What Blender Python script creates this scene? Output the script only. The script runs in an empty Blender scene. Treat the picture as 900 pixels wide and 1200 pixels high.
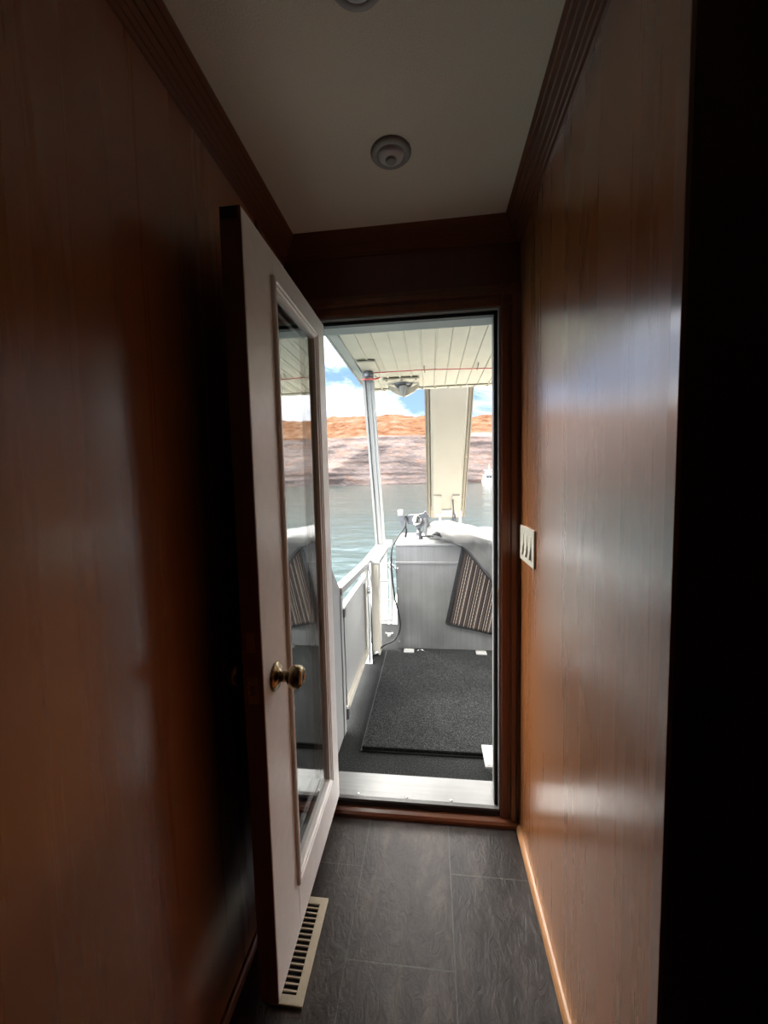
import bpy, bmesh, math, random
from mathutils import Vector, Matrix, noise
from math import sin, cos, pi, radians
random.seed(7)
C = bpy.context.scene.collection
sc = bpy.context.scene

# ---------------------------------------------------------------- camera
FPX = 461.93
yaw, pit, rol = radians(6.828), radians(-4.456), radians(-1.318)
F = Vector((-sin(yaw)*cos(pit), cos(yaw)*cos(pit), sin(pit)))
R0 = Vector((cos(yaw), sin(yaw), 0)); U0 = R0.cross(F)
R = R0*cos(rol) + U0*sin(rol); U = -R0*sin(rol) + U0*cos(rol)
cd = bpy.data.cameras.new('camera'); cam = bpy.data.objects.new('camera', cd); C.objects.link(cam)
cd.sensor_fit = 'VERTICAL'; cd.sensor_height = 36.0; cd.sensor_width = 27.0
cd.lens = FPX*36.0/1200.0
cd.clip_start = .02; cd.clip_end = 3000
m = Matrix.Identity(4)
for i in range(3):
    m[i][0] = R[i]; m[i][1] = U[i]; m[i][2] = -F[i]
m[2][3] = 1.2367
cam.matrix_world = m
sc.camera = cam

# ---------------------------------------------------------------- view
sc.view_settings.view_transform = 'Standard'; sc.view_settings.look = 'None'
sc.view_settings.gamma = 1; sc.view_settings.use_curve_mapping = False
sc.view_settings.exposure = 1.4

# ---------------------------------------------------------------- node helpers
def newmat(name):
    mt = bpy.data.materials.new(name); mt.use_nodes = True
    nt = mt.node_tree; b = nt.nodes['Principled BSDF']
    return mt, nt, b
def nd(nt, t, **k):
    n = nt.nodes.new(t)
    for a, v in k.items():
        if a in ('operation', 'blend_type', 'data_type', 'wave_type', 'bands_direction', 'feature', 'distance', 'noise_dimensions', 'rings_direction', 'interpolation', 'clamp'):
            setattr(n, a, v)
        else: n.inputs[a].default_value = v
    return n
def mapping(nt, scale=(1, 1, 1), rot=(0, 0, 0), loc=(0, 0, 0)):
    tc = nt.nodes.new('ShaderNodeTexCoord'); mp = nt.nodes.new('ShaderNodeMapping')
    mp.inputs['Scale'].default_value = scale; mp.inputs['Rotation'].default_value = rot; mp.inputs['Location'].default_value = loc
    nt.links.new(tc.outputs['Object'], mp.inputs['Vector'])
    return mp
def ramp(nt, fac, stops):
    r = nt.nodes.new('ShaderNodeValToRGB'); e = r.color_ramp.elements
    while len(e) < len(stops): e.new(.5)
    for i, (p, c) in enumerate(stops):
        e[i].position = p; e[i].color = (*c, 1)
    nt.links.new(fac, r.inputs['Fac']); return r
def bump(nt, b, h, strength, dist=.002):
    n = nt.nodes.new('ShaderNodeBump'); n.inputs['Strength'].default_value = strength; n.inputs['Distance'].default_value = dist
    nt.links.new(h, n.inputs['Height']); nt.links.new(n.outputs['Normal'], b.inputs['Normal']); return n
def mixc(nt, fac, a, b, mode='MIX'):
    n = nt.nodes.new('ShaderNodeMixRGB'); n.blend_type = mode
    for s, v in ((0, fac), (1, a), (2, b)):
        if hasattr(v, 'links'): nt.links.new(v, n.inputs[s])
        elif s == 0: n.inputs[0].default_value = v
        else: n.inputs[s].default_value = (*v, 1)
    return n.outputs['Color']

# ---------------------------------------------------------------- world (sky with clouds)
SKY_TOP = 7.5      # boost added to the sky above the doorway view, to light the hallway
w = bpy.data.worlds.new('sky'); sc.world = w; w.use_nodes = True
nt = w.node_tree; bg = nt.nodes['Background']
tc = nt.nodes.new('ShaderNodeTexCoord')
mp = nt.nodes.new('ShaderNodeMapping'); mp.inputs['Scale'].default_value = (1.0, 1.0, 2.6); mp.inputs['Location'].default_value = (2.35, .4, .1)
nt.links.new(tc.outputs['Generated'], mp.inputs['Vector'])
n1 = nd(nt, 'ShaderNodeTexNoise', Scale=2.6, Detail=9.0, Roughness=.6, Distortion=.6); nt.links.new(mp.outputs[0], n1.inputs['Vector'])
cl = ramp(nt, n1.outputs['Fac'], [(.38, (0, 0, 0)), (.52, (1, 1, 1))])
sep = nt.nodes.new('ShaderNodeSeparateXYZ'); nt.links.new(tc.outputs['Generated'], sep.inputs[0])
blue = ramp(nt, sep.outputs['Z'], [(0.0, (.34, .50, .76)), (.35, (.17, .31, .66))])
n2 = nd(nt, 'ShaderNodeTexNoise', Scale=5.0, Detail=5.0); nt.links.new(mp.outputs[0], n2.inputs['Vector'])
clc = ramp(nt, n2.outputs['Fac'], [(.35, (1.0, 1.05, 1.18)), (.6, (1.55, 1.56, 1.6))])
skyc = mixc(nt, cl.outputs['Color'], blue.outputs['Color'], clc.outputs['Color'])
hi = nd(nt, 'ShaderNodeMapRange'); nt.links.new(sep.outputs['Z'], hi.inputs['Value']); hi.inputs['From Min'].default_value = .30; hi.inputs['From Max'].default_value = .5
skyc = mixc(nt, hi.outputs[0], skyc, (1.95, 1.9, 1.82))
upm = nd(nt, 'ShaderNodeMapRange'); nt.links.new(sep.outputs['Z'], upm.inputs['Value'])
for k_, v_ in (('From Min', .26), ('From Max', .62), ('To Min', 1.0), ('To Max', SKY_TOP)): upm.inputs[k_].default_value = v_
az = nd(nt, 'ShaderNodeMapRange'); nt.links.new(sep.outputs['Y'], az.inputs['Value'])     # boost added to the unseen sky beside and behind the camera, as fill
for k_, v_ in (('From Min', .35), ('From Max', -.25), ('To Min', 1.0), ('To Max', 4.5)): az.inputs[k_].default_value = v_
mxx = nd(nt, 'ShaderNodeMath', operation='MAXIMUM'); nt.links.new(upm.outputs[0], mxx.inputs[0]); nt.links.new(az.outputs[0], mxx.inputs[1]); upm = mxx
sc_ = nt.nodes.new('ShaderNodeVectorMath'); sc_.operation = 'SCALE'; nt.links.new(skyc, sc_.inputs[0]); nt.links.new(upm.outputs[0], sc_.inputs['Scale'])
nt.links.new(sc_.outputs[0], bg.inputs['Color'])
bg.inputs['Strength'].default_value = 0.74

# ---------------------------------------------------------------- sun
sd = bpy.data.lights.new('sun', 'SUN'); sd.energy = .5; sd.angle = radians(4); sd.color = (1, .96, .9)
sun = bpy.data.objects.new('sun', sd); C.objects.link(sun)
sun.rotation_euler = Vector((.35, -.55, .8)).to_track_quat('Z', 'Y').to_euler()

# ---------------------------------------------------------------- materials
def simple(name, col, rough=.5, metal=0, spec=.5, coat=0, nz=0, nscale=40, vary=.12):
    mt, nt, b = newmat(name)
    b.inputs['Roughness'].default_value = rough; b.inputs['Metallic'].default_value = metal
    b.inputs['Specular IOR Level'].default_value = spec; b.inputs['Coat Weight'].default_value = coat
    mp = mapping(nt)
    n = nd(nt, 'ShaderNodeTexNoise', Scale=float(nscale), Detail=4.0); nt.links.new(mp.outputs[0], n.inputs['Vector'])
    a = tuple(c*(1-vary) for c in col); d = tuple(min(1, c*(1+vary)) for c in col)
    r = ramp(nt, n.outputs['Fac'], [(.3, a), (.7, d)])
    nt.links.new(r.outputs['Color'], b.inputs['Base Color'])
    if nz: bump(nt, b, n.outputs['Fac'], nz)
    return mt
def wood(name, dark, light, rough=.25, coat=.6, axis='Z', scale=1.0, bmp=.25, ior=1.5, lo=.3, hi=.72):
    mt, nt, b = newmat(name)
    s = {'Z': (26, 26, .9), 'X': (.9, 26, 26), 'Y': (26, .9, 26)}[axis]
    mp = mapping(nt, tuple(v*scale for v in s))
    n = nd(nt, 'ShaderNodeTexNoise', Scale=1.0, Detail=8.0, Roughness=.6, Distortion=.4); nt.links.new(mp.outputs[0], n.inputs['Vector'])
    s2 = {'Z': (3, 3, .4), 'X': (.4, 3, 3), 'Y': (3, .4, 3)}[axis]
    mp2 = mapping(nt, s2); n2 = nd(nt, 'ShaderNodeTexNoise', Scale=1.0, Detail=3.0); nt.links.new(mp2.outputs[0], n2.inputs['Vector'])
    mx = nd(nt, 'ShaderNodeMath', operation='ADD'); nt.links.new(n.outputs['Fac'], mx.inputs[0]); nt.links.new(n2.outputs['Fac'], mx.inputs[1])
    hf = nd(nt, 'ShaderNodeMath', operation='MULTIPLY'); hf.inputs[1].default_value = .5; nt.links.new(mx.outputs[0], hf.inputs[0])
    r = ramp(nt, hf.outputs[0], [(lo, dark), (hi, light)])
    nt.links.new(r.outputs['Color'], b.inputs['Base Color'])
    rr = ramp(nt, n.outputs['Fac'], [(.3, (rough*.8,)*3), (.7, (rough*1.25,)*3)])
    nt.links.new(rr.outputs['Color'], b.inputs['Roughness'])
    b.inputs['IOR'].default_value = ior
    b.inputs['Coat Weight'].default_value = coat; b.inputs['Coat Roughness'].default_value = rough*.75; b.inputs['Coat IOR'].default_value = 1.55
    bm_ = bump(nt, b, n.outputs['Fac'], bmp, .001)
    nt.links.new(bm_.outputs['Normal'], b.inputs['Coat Normal'])
    return mt

M = {}
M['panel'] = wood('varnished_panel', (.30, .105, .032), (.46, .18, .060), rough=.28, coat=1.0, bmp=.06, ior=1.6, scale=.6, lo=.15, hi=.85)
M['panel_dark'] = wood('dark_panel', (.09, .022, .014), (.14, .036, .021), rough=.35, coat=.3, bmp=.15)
M['trimwood'] = wood('trim_wood_x', (.12, .038, .018), (.26, .09, .04), rough=.32, coat=.4, axis='X', bmp=.1)
M['trimwood_y'] = wood('trim_wood_y', (.12, .038, .018), (.26, .09, .04), rough=.32, coat=.4, axis='Y', bmp=.1)
M['trimwood_z'] = wood('trim_wood_z', (.12, .038, .018), (.26, .09, .04), rough=.32, coat=.4, axis='Z', bmp=.1)
M['oak_y'] = wood('light_quarter_round', (.36, .16, .06), (.62, .33, .14), rough=.45, coat=.1, axis='Y', bmp=.1)
M['corner_strip'] = wood('corner_strip', (.30, .15, .09), (.45, .25, .17), rough=.2, coat=.8, axis='Z', bmp=.1)
M['edgewood'] = wood('door_edge', (.16, .065, .048), (.24, .105, .08), rough=.5, coat=0, bmp=.1)
M['ceiling'] = simple('ceiling_paint', (.90, .84, .72), .7, nz=.5, nscale=260, vary=.04)
M['white_ext'] = simple('white_paint', (.30, .30, .29), .4, coat=.1, nscale=9, vary=.03)
M['cream'] = simple('cream_paint', (.52, .485, .41), .45, nscale=7, vary=.05)
M['doorwhite'] = simple('door_white', (.88, .85, .81), .35, nz=.1, nscale=35, vary=.03)
M['plastic'] = simple('cream_plastic', (.72, .68, .56), .35, nscale=20, vary=.03)
M['beige_metal'] = simple('beige_enamel', (.52, .45, .33), .4, nscale=20, vary=.06)
M['black'] = simple('black_rubber', (.012, .012, .013), .5, nscale=30, vary=.2)
M['hole'] = simple('dark_duct', (.006, .005, .005), .8, nscale=30, vary=.1)
M['brass'] = simple('antique_brass', (.36, .28, .17), .22, metal=1, nscale=30, vary=.08)
M['brassplate'] = simple('brass_plate', (.42, .26, .10), .4, metal=1, nscale=30, vary=.12)
M['chrome'] = simple('chrome', (.72, .73, .74), .16, metal=1, nscale=20, vary=.05)
M['grey_metal'] = simple('grey_cast_metal', (.17, .175, .185), .4, metal=.6, nscale=20, vary=.08)
M['red'] = simple('red_cord', (.62, .10, .09), .6, nscale=20)
M['rust'] = simple('rusty_bolt', (.16, .10, .06), .6, nscale=60)
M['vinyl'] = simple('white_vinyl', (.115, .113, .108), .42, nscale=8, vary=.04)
M['slide_rim'] = simple('beige_fibreglass', (.125, .108, .08), .4, nscale=5, vary=.06)
M['slide'] = simple('cream_fibreglass', (.175, .162, .133), .35, nscale=4, vary=.05)
M['fixture'] = simple('light_trim_white', (.55, .54, .53), .45, nscale=20, vary=.04)
M['light_lens'] = simple('light_lens', (.68, .68, .70), .3, nscale=20, vary=.03)
M['light_rim_grey'] = simple('light_rim_grey', (.36, .35, .34), .45, nscale=20, vary=.04)

# aluminium sheets
def alu(name, a, b_, rough, axis):
    mt, nt, b = newmat(name); b.inputs['Metallic'].default_value = .55
    mp = mapping(nt, (60, 60, 2) if axis == 'Z' else (2, 60, 60))
    n = nd(nt, 'ShaderNodeTexNoise', Scale=1.0, Detail=6.0, Roughness=.7); nt.links.new(mp.outputs[0], n.inputs['Vector'])
    mp2 = mapping(nt, (3, 3, 3)); n2 = nd(nt, 'ShaderNodeTexNoise', Scale=1.0, Detail=5.0); nt.links.new(mp2.outputs[0], n2.inputs['Vector'])
    r = ramp(nt, n.outputs['Fac'], [(.3, a), (.7, b_)])
    r2 = ramp(nt, n2.outputs['Fac'], [(.3, (.7, .7, .7)), (.7, (1.1, 1.1, 1.1))])
    nt.links.new(mixc(nt, 1.0, r.outputs['Color'], r2.outputs['Color'], 'MULTIPLY'), b.inputs['Base Color'])
    b.inputs['Roughness'].default_value = rough
    bump(nt, b, n.outputs['Fac'], .08, .001)
    return mt
M['alu'] = alu('galvanised_sheet', (.25, .252, .25), (.32, .322, .32), .42, 'Z')
M['alu_sill'] = alu('sill_aluminium', (.17, .172, .17), (.22, .22, .215), .4, 'X')

# vinyl plank floor
def floor_mat():
    mt, nt, b = newmat('slate_vinyl')
    mp = mapping(nt, (5.5, 2.2, 1)); mp.inputs['Rotation'].default_value = (0, 0, .15)
    n = nd(nt, 'ShaderNodeTexNoise', Scale=2.2, Detail=7.0, Roughness=.62, Distortion=.7); nt.links.new(mp.outputs[0], n.inputs['Vector'])
    mpf = mapping(nt, (34, 17, 1), (0, 0, .3)); nf = nd(nt, 'ShaderNodeTexNoise', Scale=1.0, Detail=7.0, Roughness=.65, Distortion=2.2); nt.links.new(mpf.outputs[0], nf.inputs['Vector'])
    r = ramp(nt, n.outputs['Fac'], [(.30, (.011, .0075, .0062)), (.50, (.027, .0195, .0168)), (.70, (.064, .049, .043))])
    # seams
    tc = nt.nodes.new('ShaderNodeTexCoord'); s = nt.nodes.new('ShaderNodeSeparateXYZ'); nt.links.new(tc.outputs['Object'], s.inputs[0])
    def math_(op, a, v=None):
        q = nd(nt, 'ShaderNodeMath', operation=op)
        for i, x in enumerate((a, v)):
            if x is None: continue
            if hasattr(x, 'links'): nt.links.new(x, q.inputs[i])
            else: q.inputs[i].default_value = x
        return q.outputs[0]
    u = math_('DIVIDE', math_('ADD', s.outputs[0], .235+2.8), .28)
    col = math_('FLOOR', u); fu = math_('FRACT', u)
    odd = math_('MODULO', col, 2.0)
    v = math_('DIVIDE', math_('ADD', math_('ADD', s.outputs[1], 5.0-.914 + .002), math_('MULTIPLY', odd, .25)), .50)
    fv = math_('FRACT', v)
    du = math_('MULTIPLY', math_('MINIMUM', fu, math_('SUBTRACT', 1.0, fu)), .28)
    dv = math_('MULTIPLY', math_('MINIMUM', fv, math_('SUBTRACT', 1.0, fv)), .50)
    dd = math_('MINIMUM', du, dv)
    seam = math_('LESS_THAN', dd, .0019)
    wn = nt.nodes.new('ShaderNodeTexWhiteNoise'); cb = nt.nodes.new('ShaderNodeCombineXYZ')
    nt.links.new(col, cb.inputs[0]); nt.links.new(math_('FLOOR', v), cb.inputs[1]); nt.links.new(cb.outputs[0], wn.inputs['Vector'])
    tone = ramp(nt, wn.outputs['Value'], [(0, (.78, .78, .80)), (1, (1.15, 1.12, 1.1))])
    c1 = mixc(nt, 1.0, r.outputs['Color'], tone.outputs['Color'], 'MULTIPLY')
    streak = ramp(nt, nf.outputs['Fac'], [(.3, (.78, .78, .78)), (.68, (1.3, 1.28, 1.24))])
    c1 = mixc(nt, 1.0, c1, streak.outputs['Color'], 'MULTIPLY')
    c2 = mixc(nt, seam, c1, (.060, .051, .046))
    nt.links.new(c2, b.inputs['Base Color'])
    h = math_('ADD', math_('MULTIPLY', n.outputs['Fac'], .6), nf.outputs['Fac'])
    h = math_('SUBTRACT', h, math_('MULTIPLY', seam, 1.0))
    bump(nt, b, h, .55, .004)
    b.inputs['Roughness'].default_value = .42; b.inputs['Specular IOR Level'].default_value = .27
    return mt
M['floor'] = floor_mat()

def carpet():
    mt, nt, b = newmat('deck_carpet')
    mp = mapping(nt); n = nd(nt, 'ShaderNodeTexNoise', Scale=190.0, Detail=3.0, Roughness=.85); nt.links.new(mp.outputs[0], n.inputs['Vector'])
    n2 = nd(nt, 'ShaderNodeTexNoise', Scale=3.5, Detail=5.0); nt.links.new(mp.outputs[0], n2.inputs['Vector'])
    r = ramp(nt, n.outputs['Fac'], [(.36, (.003, .0032, .0032)), (.52, (.015, .016, .016)), (.66, (.066, .068, .066))])
    r2 = ramp(nt, n2.outputs['Fac'], [(.3, (.72, .72, .72)), (.7, (1.25, 1.25, 1.25))])
    nt.links.new(mixc(nt, 1.0, r.outputs['Color'], r2.outputs['Color'], 'MULTIPLY'), b.inputs['Base Color'])
    b.inputs['Roughness'].default_value = .95; b.inputs['Specular IOR Level'].default_value = .15
    bump(nt, b, n.outputs['Fac'], .7, .004)
    return mt
M['carpet'] = carpet()

def rug_mat():
    mt, nt, b = newmat('striped_rug')
    mp = mapping(nt, (1, 1, 1)); s = nt.nodes.new('ShaderNodeSeparateXYZ'); nt.links.new(mp.outputs[0], s.inputs[0])
    st = nd(nt, 'ShaderNodeMath', operation='MULTIPLY'); st.inputs[1].default_value = 1/.105; nt.links.new(s.outputs[0], st.inputs[0])
    fr = nd(nt, 'ShaderNodeMath', operation='FRACT'); nt.links.new(st.outputs[0], fr.inputs[0])
    dk, md, lt, br = (.014, .010, .009), (.07, .055, .045), (.30, .26, .22), (.035, .022, .018)
    r = ramp(nt, fr.outputs[0], [(0, dk), (.10, lt), (.15, br), (.25, md), (.30, dk), (.40, lt), (.44, br), (.55, lt), (.60, dk), (.68, md), (.78, lt), (.84, br)])
    r.color_ramp.interpolation = 'CONSTANT'
    mp2 = mapping(nt, (220, 1, 75)); ck = nd(nt, 'ShaderNodeTexChecker', Scale=1.0); nt.links.new(mp2.outputs[0], ck.inputs['Vector'])
    dots = mixc(nt, ck.outputs['Fac'], (.55, .5, .5), (1.15, 1.15, 1.15))
    nt.links.new(mixc(nt, 1.0, r.outputs['Color'], dots, 'MULTIPLY'), b.inputs['Base Color'])
    b.inputs['Roughness'].default_value = .9
    bump(nt, b, ck.outputs['Fac'], .3, .002)
    return mt
M['rug'] = rug_mat()

def glass_mat():
    mt, nt, b = newmat('pane_glass'); b.inputs['Transmission Weight'].default_value = 1; b.inputs['Roughness'].default_value = 0
    b.inputs['IOR'].default_value = 1.52; b.inputs['Base Color'].default_value = (.93, .96, .95, 1)
    return mt
M['glass'] = glass_mat()

M['film_glass'] = simple('mirror_film_glass', (.40, .41, .42), .02, metal=1, nscale=3, vary=.01)
def water_mat():
    mt, nt, b = newmat('lake_water')
    mp = mapping(nt, (1.0, 2.4, 1)); n = nd(nt, 'ShaderNodeTexNoise', Scale=.9, Detail=8.0, Roughness=.62, Distortion=.3); nt.links.new(mp.outputs[0], n.inputs['Vector'])
    n2 = nd(nt, 'ShaderNodeTexNoise', Scale=.06, Detail=4.0); nt.links.new(mp.outputs[0], n2.inputs['Vector'])
    r = ramp(nt, n2.outputs['Fac'], [(.3, (.007, .0175, .017)), (.7, (.013, .022, .019))])
    nt.links.new(r.outputs['Color'], b.inputs['Base Color'])
    b.inputs['Roughness'].default_value = .10; b.inputs['IOR'].default_value = 1.33; b.inputs['Specular IOR Level'].default_value = .16
    n3 = nd(nt, 'ShaderNodeTexNoise', Scale=4.5, Detail=6.0, Roughness=.7); nt.links.new(mp.outputs[0], n3.inputs['Vector'])
    ad = nd(nt, 'ShaderNodeMath', operation='MULTIPLY_ADD'); nt.links.new(n3.outputs['Fac'], ad.inputs[0]); ad.inputs[1].default_value = .28; nt.links.new(n.outputs['Fac'], ad.inputs[2])
    bump(nt, b, ad.outputs[0], .4, .05)
    return mt
M['water'] = water_mat()

def cliff_mat():
    mt, nt, b = newmat('sandstone')
    tc = nt.nodes.new('ShaderNodeTexCoord'); s = nt.nodes.new('ShaderNodeSeparateXYZ'); nt.links.new(tc.outputs['Object'], s.inputs[0])
    mp = mapping(nt, (.05, .05, .16), (.10, .07, 0)); n = nd(nt, 'ShaderNodeTexNoise', Scale=1.0, Detail=10.0, Roughness=.7, Distortion=1.1); nt.links.new(mp.outputs[0], n.inputs['Vector'])
    low = ramp(nt, n.outputs['Fac'], [(.25, (.060, .050, .048)), (.40, (.078, .060, .055)), (.47, (.068, .058, .057)), (.54, (.086, .068, .061)), (.60, (.080, .053, .044)), (.72, (.084, .072, .068))])
    mp2 = mapping(nt, (.12, .12, .25)); n2 = nd(nt, 'ShaderNodeTexNoise', Scale=1.0, Detail=8.0, Roughness=.7); nt.links.new(mp2.outputs[0], n2.inputs['Vector'])
    hi = ramp(nt, n2.outputs['Fac'], [(.34, (.022, .0105, .0062)), (.44, (.045, .022, .0125)), (.54, (.056, .033, .021)), (.66, (.062, .049, .038))])
    mp3 = mapping(nt, (.03, .03, .03)); n3 = nd(nt, 'ShaderNodeTexNoise', Scale=1.0, Detail=5.0); nt.links.new(mp3.outputs[0], n3.inputs['Vector'])
    a = nd(nt, 'ShaderNodeMath', operation='MULTIPLY_ADD'); nt.links.new(n3.outputs['Fac'], a.inputs[0]); a.inputs[1].default_value = 7.0; nt.links.new(s.outputs[2], a.inputs[2])
    mr = nd(nt, 'ShaderNodeMapRange'); nt.links.new(a.outputs[0], mr.inputs['Value']); mr.inputs['From Min'].default_value = 28.3; mr.inputs['From Max'].default_value = 29.6
    col = mixc(nt, mr.outputs[0], low.outputs['Color'], hi.outputs['Color'])
    mp4 = mapping(nt, (.22, .22, .7), (.15, .1, 0)); n4 = nd(nt, 'ShaderNodeTexNoise', Scale=1.0, Detail=10.0, Roughness=.75, Distortion=1.0); nt.links.new(mp4.outputs[0], n4.inputs['Vector'])
    crack = ramp(nt, n4.outputs['Fac'], [(.34, (.60, .56, .55)), (.46, (.95, .95, .95)), (.62, (1.12, 1.1, 1.08))])
    col = mixc(nt, 1.0, col, crack.outputs['Color'], 'MULTIPLY')
    nt.links.new(col, b.inputs['Base Color']); b.inputs['Roughness'].default_value = 1.0; b.inputs['Specular IOR Level'].default_value = 0.0
    bump(nt, b, n2.outputs['Fac'], .8, 2.0)
    return mt
M['cliff'] = cliff_mat()

# ---------------------------------------------------------------- mesh helpers
def box(bm, x0, x1, y0, y1, z0, z1, bev=0):
    vs = [bm.verts.new((x, y, z)) for z in (z0, z1) for y in (y0, y1) for x in (x0, x1)]
    fs = [bm.faces.new([vs[i] for i in q]) for q in ((0, 2, 3, 1), (4, 5, 7, 6), (0, 1, 5, 4), (2, 6, 7, 3), (0, 4, 6, 2), (1, 3, 7, 5))]
    if bev:
        es = list({e for f in fs for e in f.edges})
        bmesh.ops.bevel(bm, geom=es, offset=bev, segments=2, affect='EDGES', profile=.6)
    return fs
def prism(bm, poly, d0, d1, axis='Y', caps=True):
    """poly: 2-D outline; extruded along axis from d0 to d1. Y: (x,z); X: (y,z); Z: (x,y)"""
    def mk(p, d):
        return {'Y': (p[0], d, p[1]), 'X': (d, p[0], p[1]), 'Z': (p[0], p[1], d)}[axis]
    a = [bm.verts.new(mk(p, d0)) for p in poly]; b = [bm.verts.new(mk(p, d1)) for p in poly]
    n = len(poly)
    for i in range(n): bm.faces.new((a[i], a[(i+1) % n], b[(i+1) % n], b[i]))
    if caps: bm.faces.new(a[::-1]); bm.faces.new(b)
def tube(bm, pts, r, seg=10, cap=True):
    pts = [Vector(p) for p in pts]; rs = r if isinstance(r, (list, tuple)) else [r]*len(pts)
    rings = []; prev = None
    for i, p in enumerate(pts):
        t = (pts[min(i+1, len(pts)-1)] - pts[max(i-1, 0)]).normalized()
        if prev is None:
            up = Vector((0, 0, 1)) if abs(t.z) < .9 else Vector((1, 0, 0)); a = t.cross(up).normalized()
        else:
            a = (prev - t*prev.dot(t)).normalized()
        prev = a; b = t.cross(a)
        rings.append([bm.verts.new(p + (a*cos(2*pi*k/seg) + b*sin(2*pi*k/seg))*rs[i]) for k in range(seg)])
    for q in range(len(rings)-1):
        for k in range(seg): bm.faces.new((rings[q][k], rings[q][(k+1) % seg], rings[q+1][(k+1) % seg], rings[q+1][k]))
    if cap: bm.faces.new(rings[0][::-1]); bm.faces.new(rings[-1])
def smooth_path(pts, n=8):
    P = [Vector(p) for p in pts]; out = []
    for i in range(len(P)-1):
        p0, p1, p2, p3 = P[max(i-1, 0)], P[i], P[i+1], P[min(i+2, len(P)-1)]
        for k in range(n):
            t = k/n
            out.append(.5*((2*p1) + (p2-p0)*t + (2*p0-5*p1+4*p2-p3)*t*t + (3*p1-p0-3*p2+p3)*t**3))
    out.append(P[-1]); return out
def lathe(bm, prof, c, axis='Z', seg=32):
    """prof: (radius, along) list"""
    c = Vector(c); ax = {'X': Vector((1, 0, 0)), 'Y': Vector((0, 1, 0)), 'Z': Vector((0, 0, 1))}[axis]
    a = {'X': Vector((0, 1, 0)), 'Y': Vector((1, 0, 0)), 'Z': Vector((1, 0, 0))}[axis]; b = ax.cross(a)
    rings = []
    for r, h in prof:
        if r < 1e-6: rings.append([bm.verts.new(c+ax*h)])
        else: rings.append([bm.verts.new(c+ax*h+(a*cos(2*pi*k/seg)+b*sin(2*pi*k/seg))*r) for k in range(seg)])
    for q in range(len(rings)-1):
        A, B = rings[q], rings[q+1]
        for k in range(seg):
            k2 = (k+1) % seg
            if len(A) == 1 and len(B) == 1: continue
            if len(A) == 1: bm.faces.new((A[0], B[k2], B[k]))
            elif len(B) == 1: bm.faces.new((A[k], A[k2], B[0]))
            else: bm.faces.new((A[k], A[k2], B[k2], B[k]))
def obj(name, bm, mat, parent=None, smooth=False, origin=None):
    bmesh.ops.recalc_face_normals(bm, faces=bm.faces[:])
    if origin is not None and parent is None:
        bmesh.ops.translate(bm, verts=bm.verts[:], vec=-Vector(origin))
    me = bpy.data.meshes.new(name); bm.to_mesh(me); bm.free()
    if smooth:
        for p in me.polygons: p.use_smooth = True
    me.materials.append(M[mat] if isinstance(mat, str) else mat)
    o = bpy.data.objects.new(name, me); C.objects.link(o)
    if origin is not None and parent is None: o.location = origin
    if parent is not None:
        o.parent = parent
        off = Vector(parent.location); pp = parent.parent
        while pp: off = off + Vector(pp.location); pp = pp.parent
        me.transform(Matrix.Translation(-off))
    return o
def mk(name, mat, fn, parent=None, smooth=False, origin=None):
    bm = bmesh.new(); fn(bm); return obj(name, bm, mat, parent, smooth, origin)
def tag(o, label=None, cat=None, group=None, kind=None):
    if label: o['label'] = label
    if cat: o['category'] = cat
    if group: o['group'] = group
    if kind: o['kind'] = kind
    return o
def thing(name, loc, label, cat, group=None, kind=None):
    o = bpy.data.objects.new(name, None); o.location = loc; o.empty_display_size = .1; C.objects.link(o)
    return tag(o, label, cat, group, kind)
def struct(name, mat, fn, label=None, cat=None, smooth=False):
    o = mk(name, mat, fn, smooth=smooth); return tag(o, label, cat, None, 'structure')

XL, XR, D, H, DO = -.4915, .2964, 1.3706, 2.05, 1.505
OX0, OX1, OZ0, OZ1 = -.402, .2304, .052, 1.793
RY = .515                                    # where the right wall ends
# ================================================================ STRUCTURE
struct('floor', 'floor', lambda b: box(b, -.55, 2.4, -3.1, D+.03, -.06, 0), 'dark slate-look vinyl plank floor of the narrow hallway', 'floor')
struct('ceiling', 'ceiling', lambda b: box(b, -.55, 2.4, -3.1, DO, H, H+.06), 'off-white hallway ceiling with two round lights', 'ceiling')
struct('wall_left', 'panel', lambda b: box(b, XL-.05, XL, -3.1, D+.005, 0, H), 'glossy dark brown wood wall behind the open door', 'wall')
struct('wall_right', 'panel', lambda b: box(b, XR, XR+.06, RY+.0062, D+.005, 0, H), 'glossy varnished wood wall reflecting the lake and sky', 'wall')
def endwall(b):
    box(b, XL, OX0-.004, D, D+.06, 0, H); box(b, OX1+.004, XR, D, D+.06, 0, H)
    box(b, OX0-.004, OX1+.004, D, D+.06, OZ1+.004, H)
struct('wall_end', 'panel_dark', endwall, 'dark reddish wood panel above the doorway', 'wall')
def extwall(b):
    box(b, XL-.05, OX0-.004, D+.06, DO, -.05, H); box(b, OX1+.004, 2.4, D+.06, DO, -.05, H)
    box(b, OX0-.004, OX1+.004, D+.06, DO, OZ1+.010, H); box(b, OX0-.004, OX1+.004, D+.06, DO, -.05, OZ0-.012)
struct('wall_outside', 'white_ext', extwall, 'white outer cabin wall around the doorway', 'wall')
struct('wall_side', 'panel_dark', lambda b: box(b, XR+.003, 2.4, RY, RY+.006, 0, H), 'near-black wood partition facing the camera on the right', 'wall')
struct('wall_right_room', 'panel_dark', lambda b: box(b, 2.4, 2.46, -3.1, RY+.06, 0, H))
def back(b):
    box(b, XL, 2.4, -3.16, -3.1, 0, H)
struct('wall_back', 'panel_dark', back)

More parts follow.
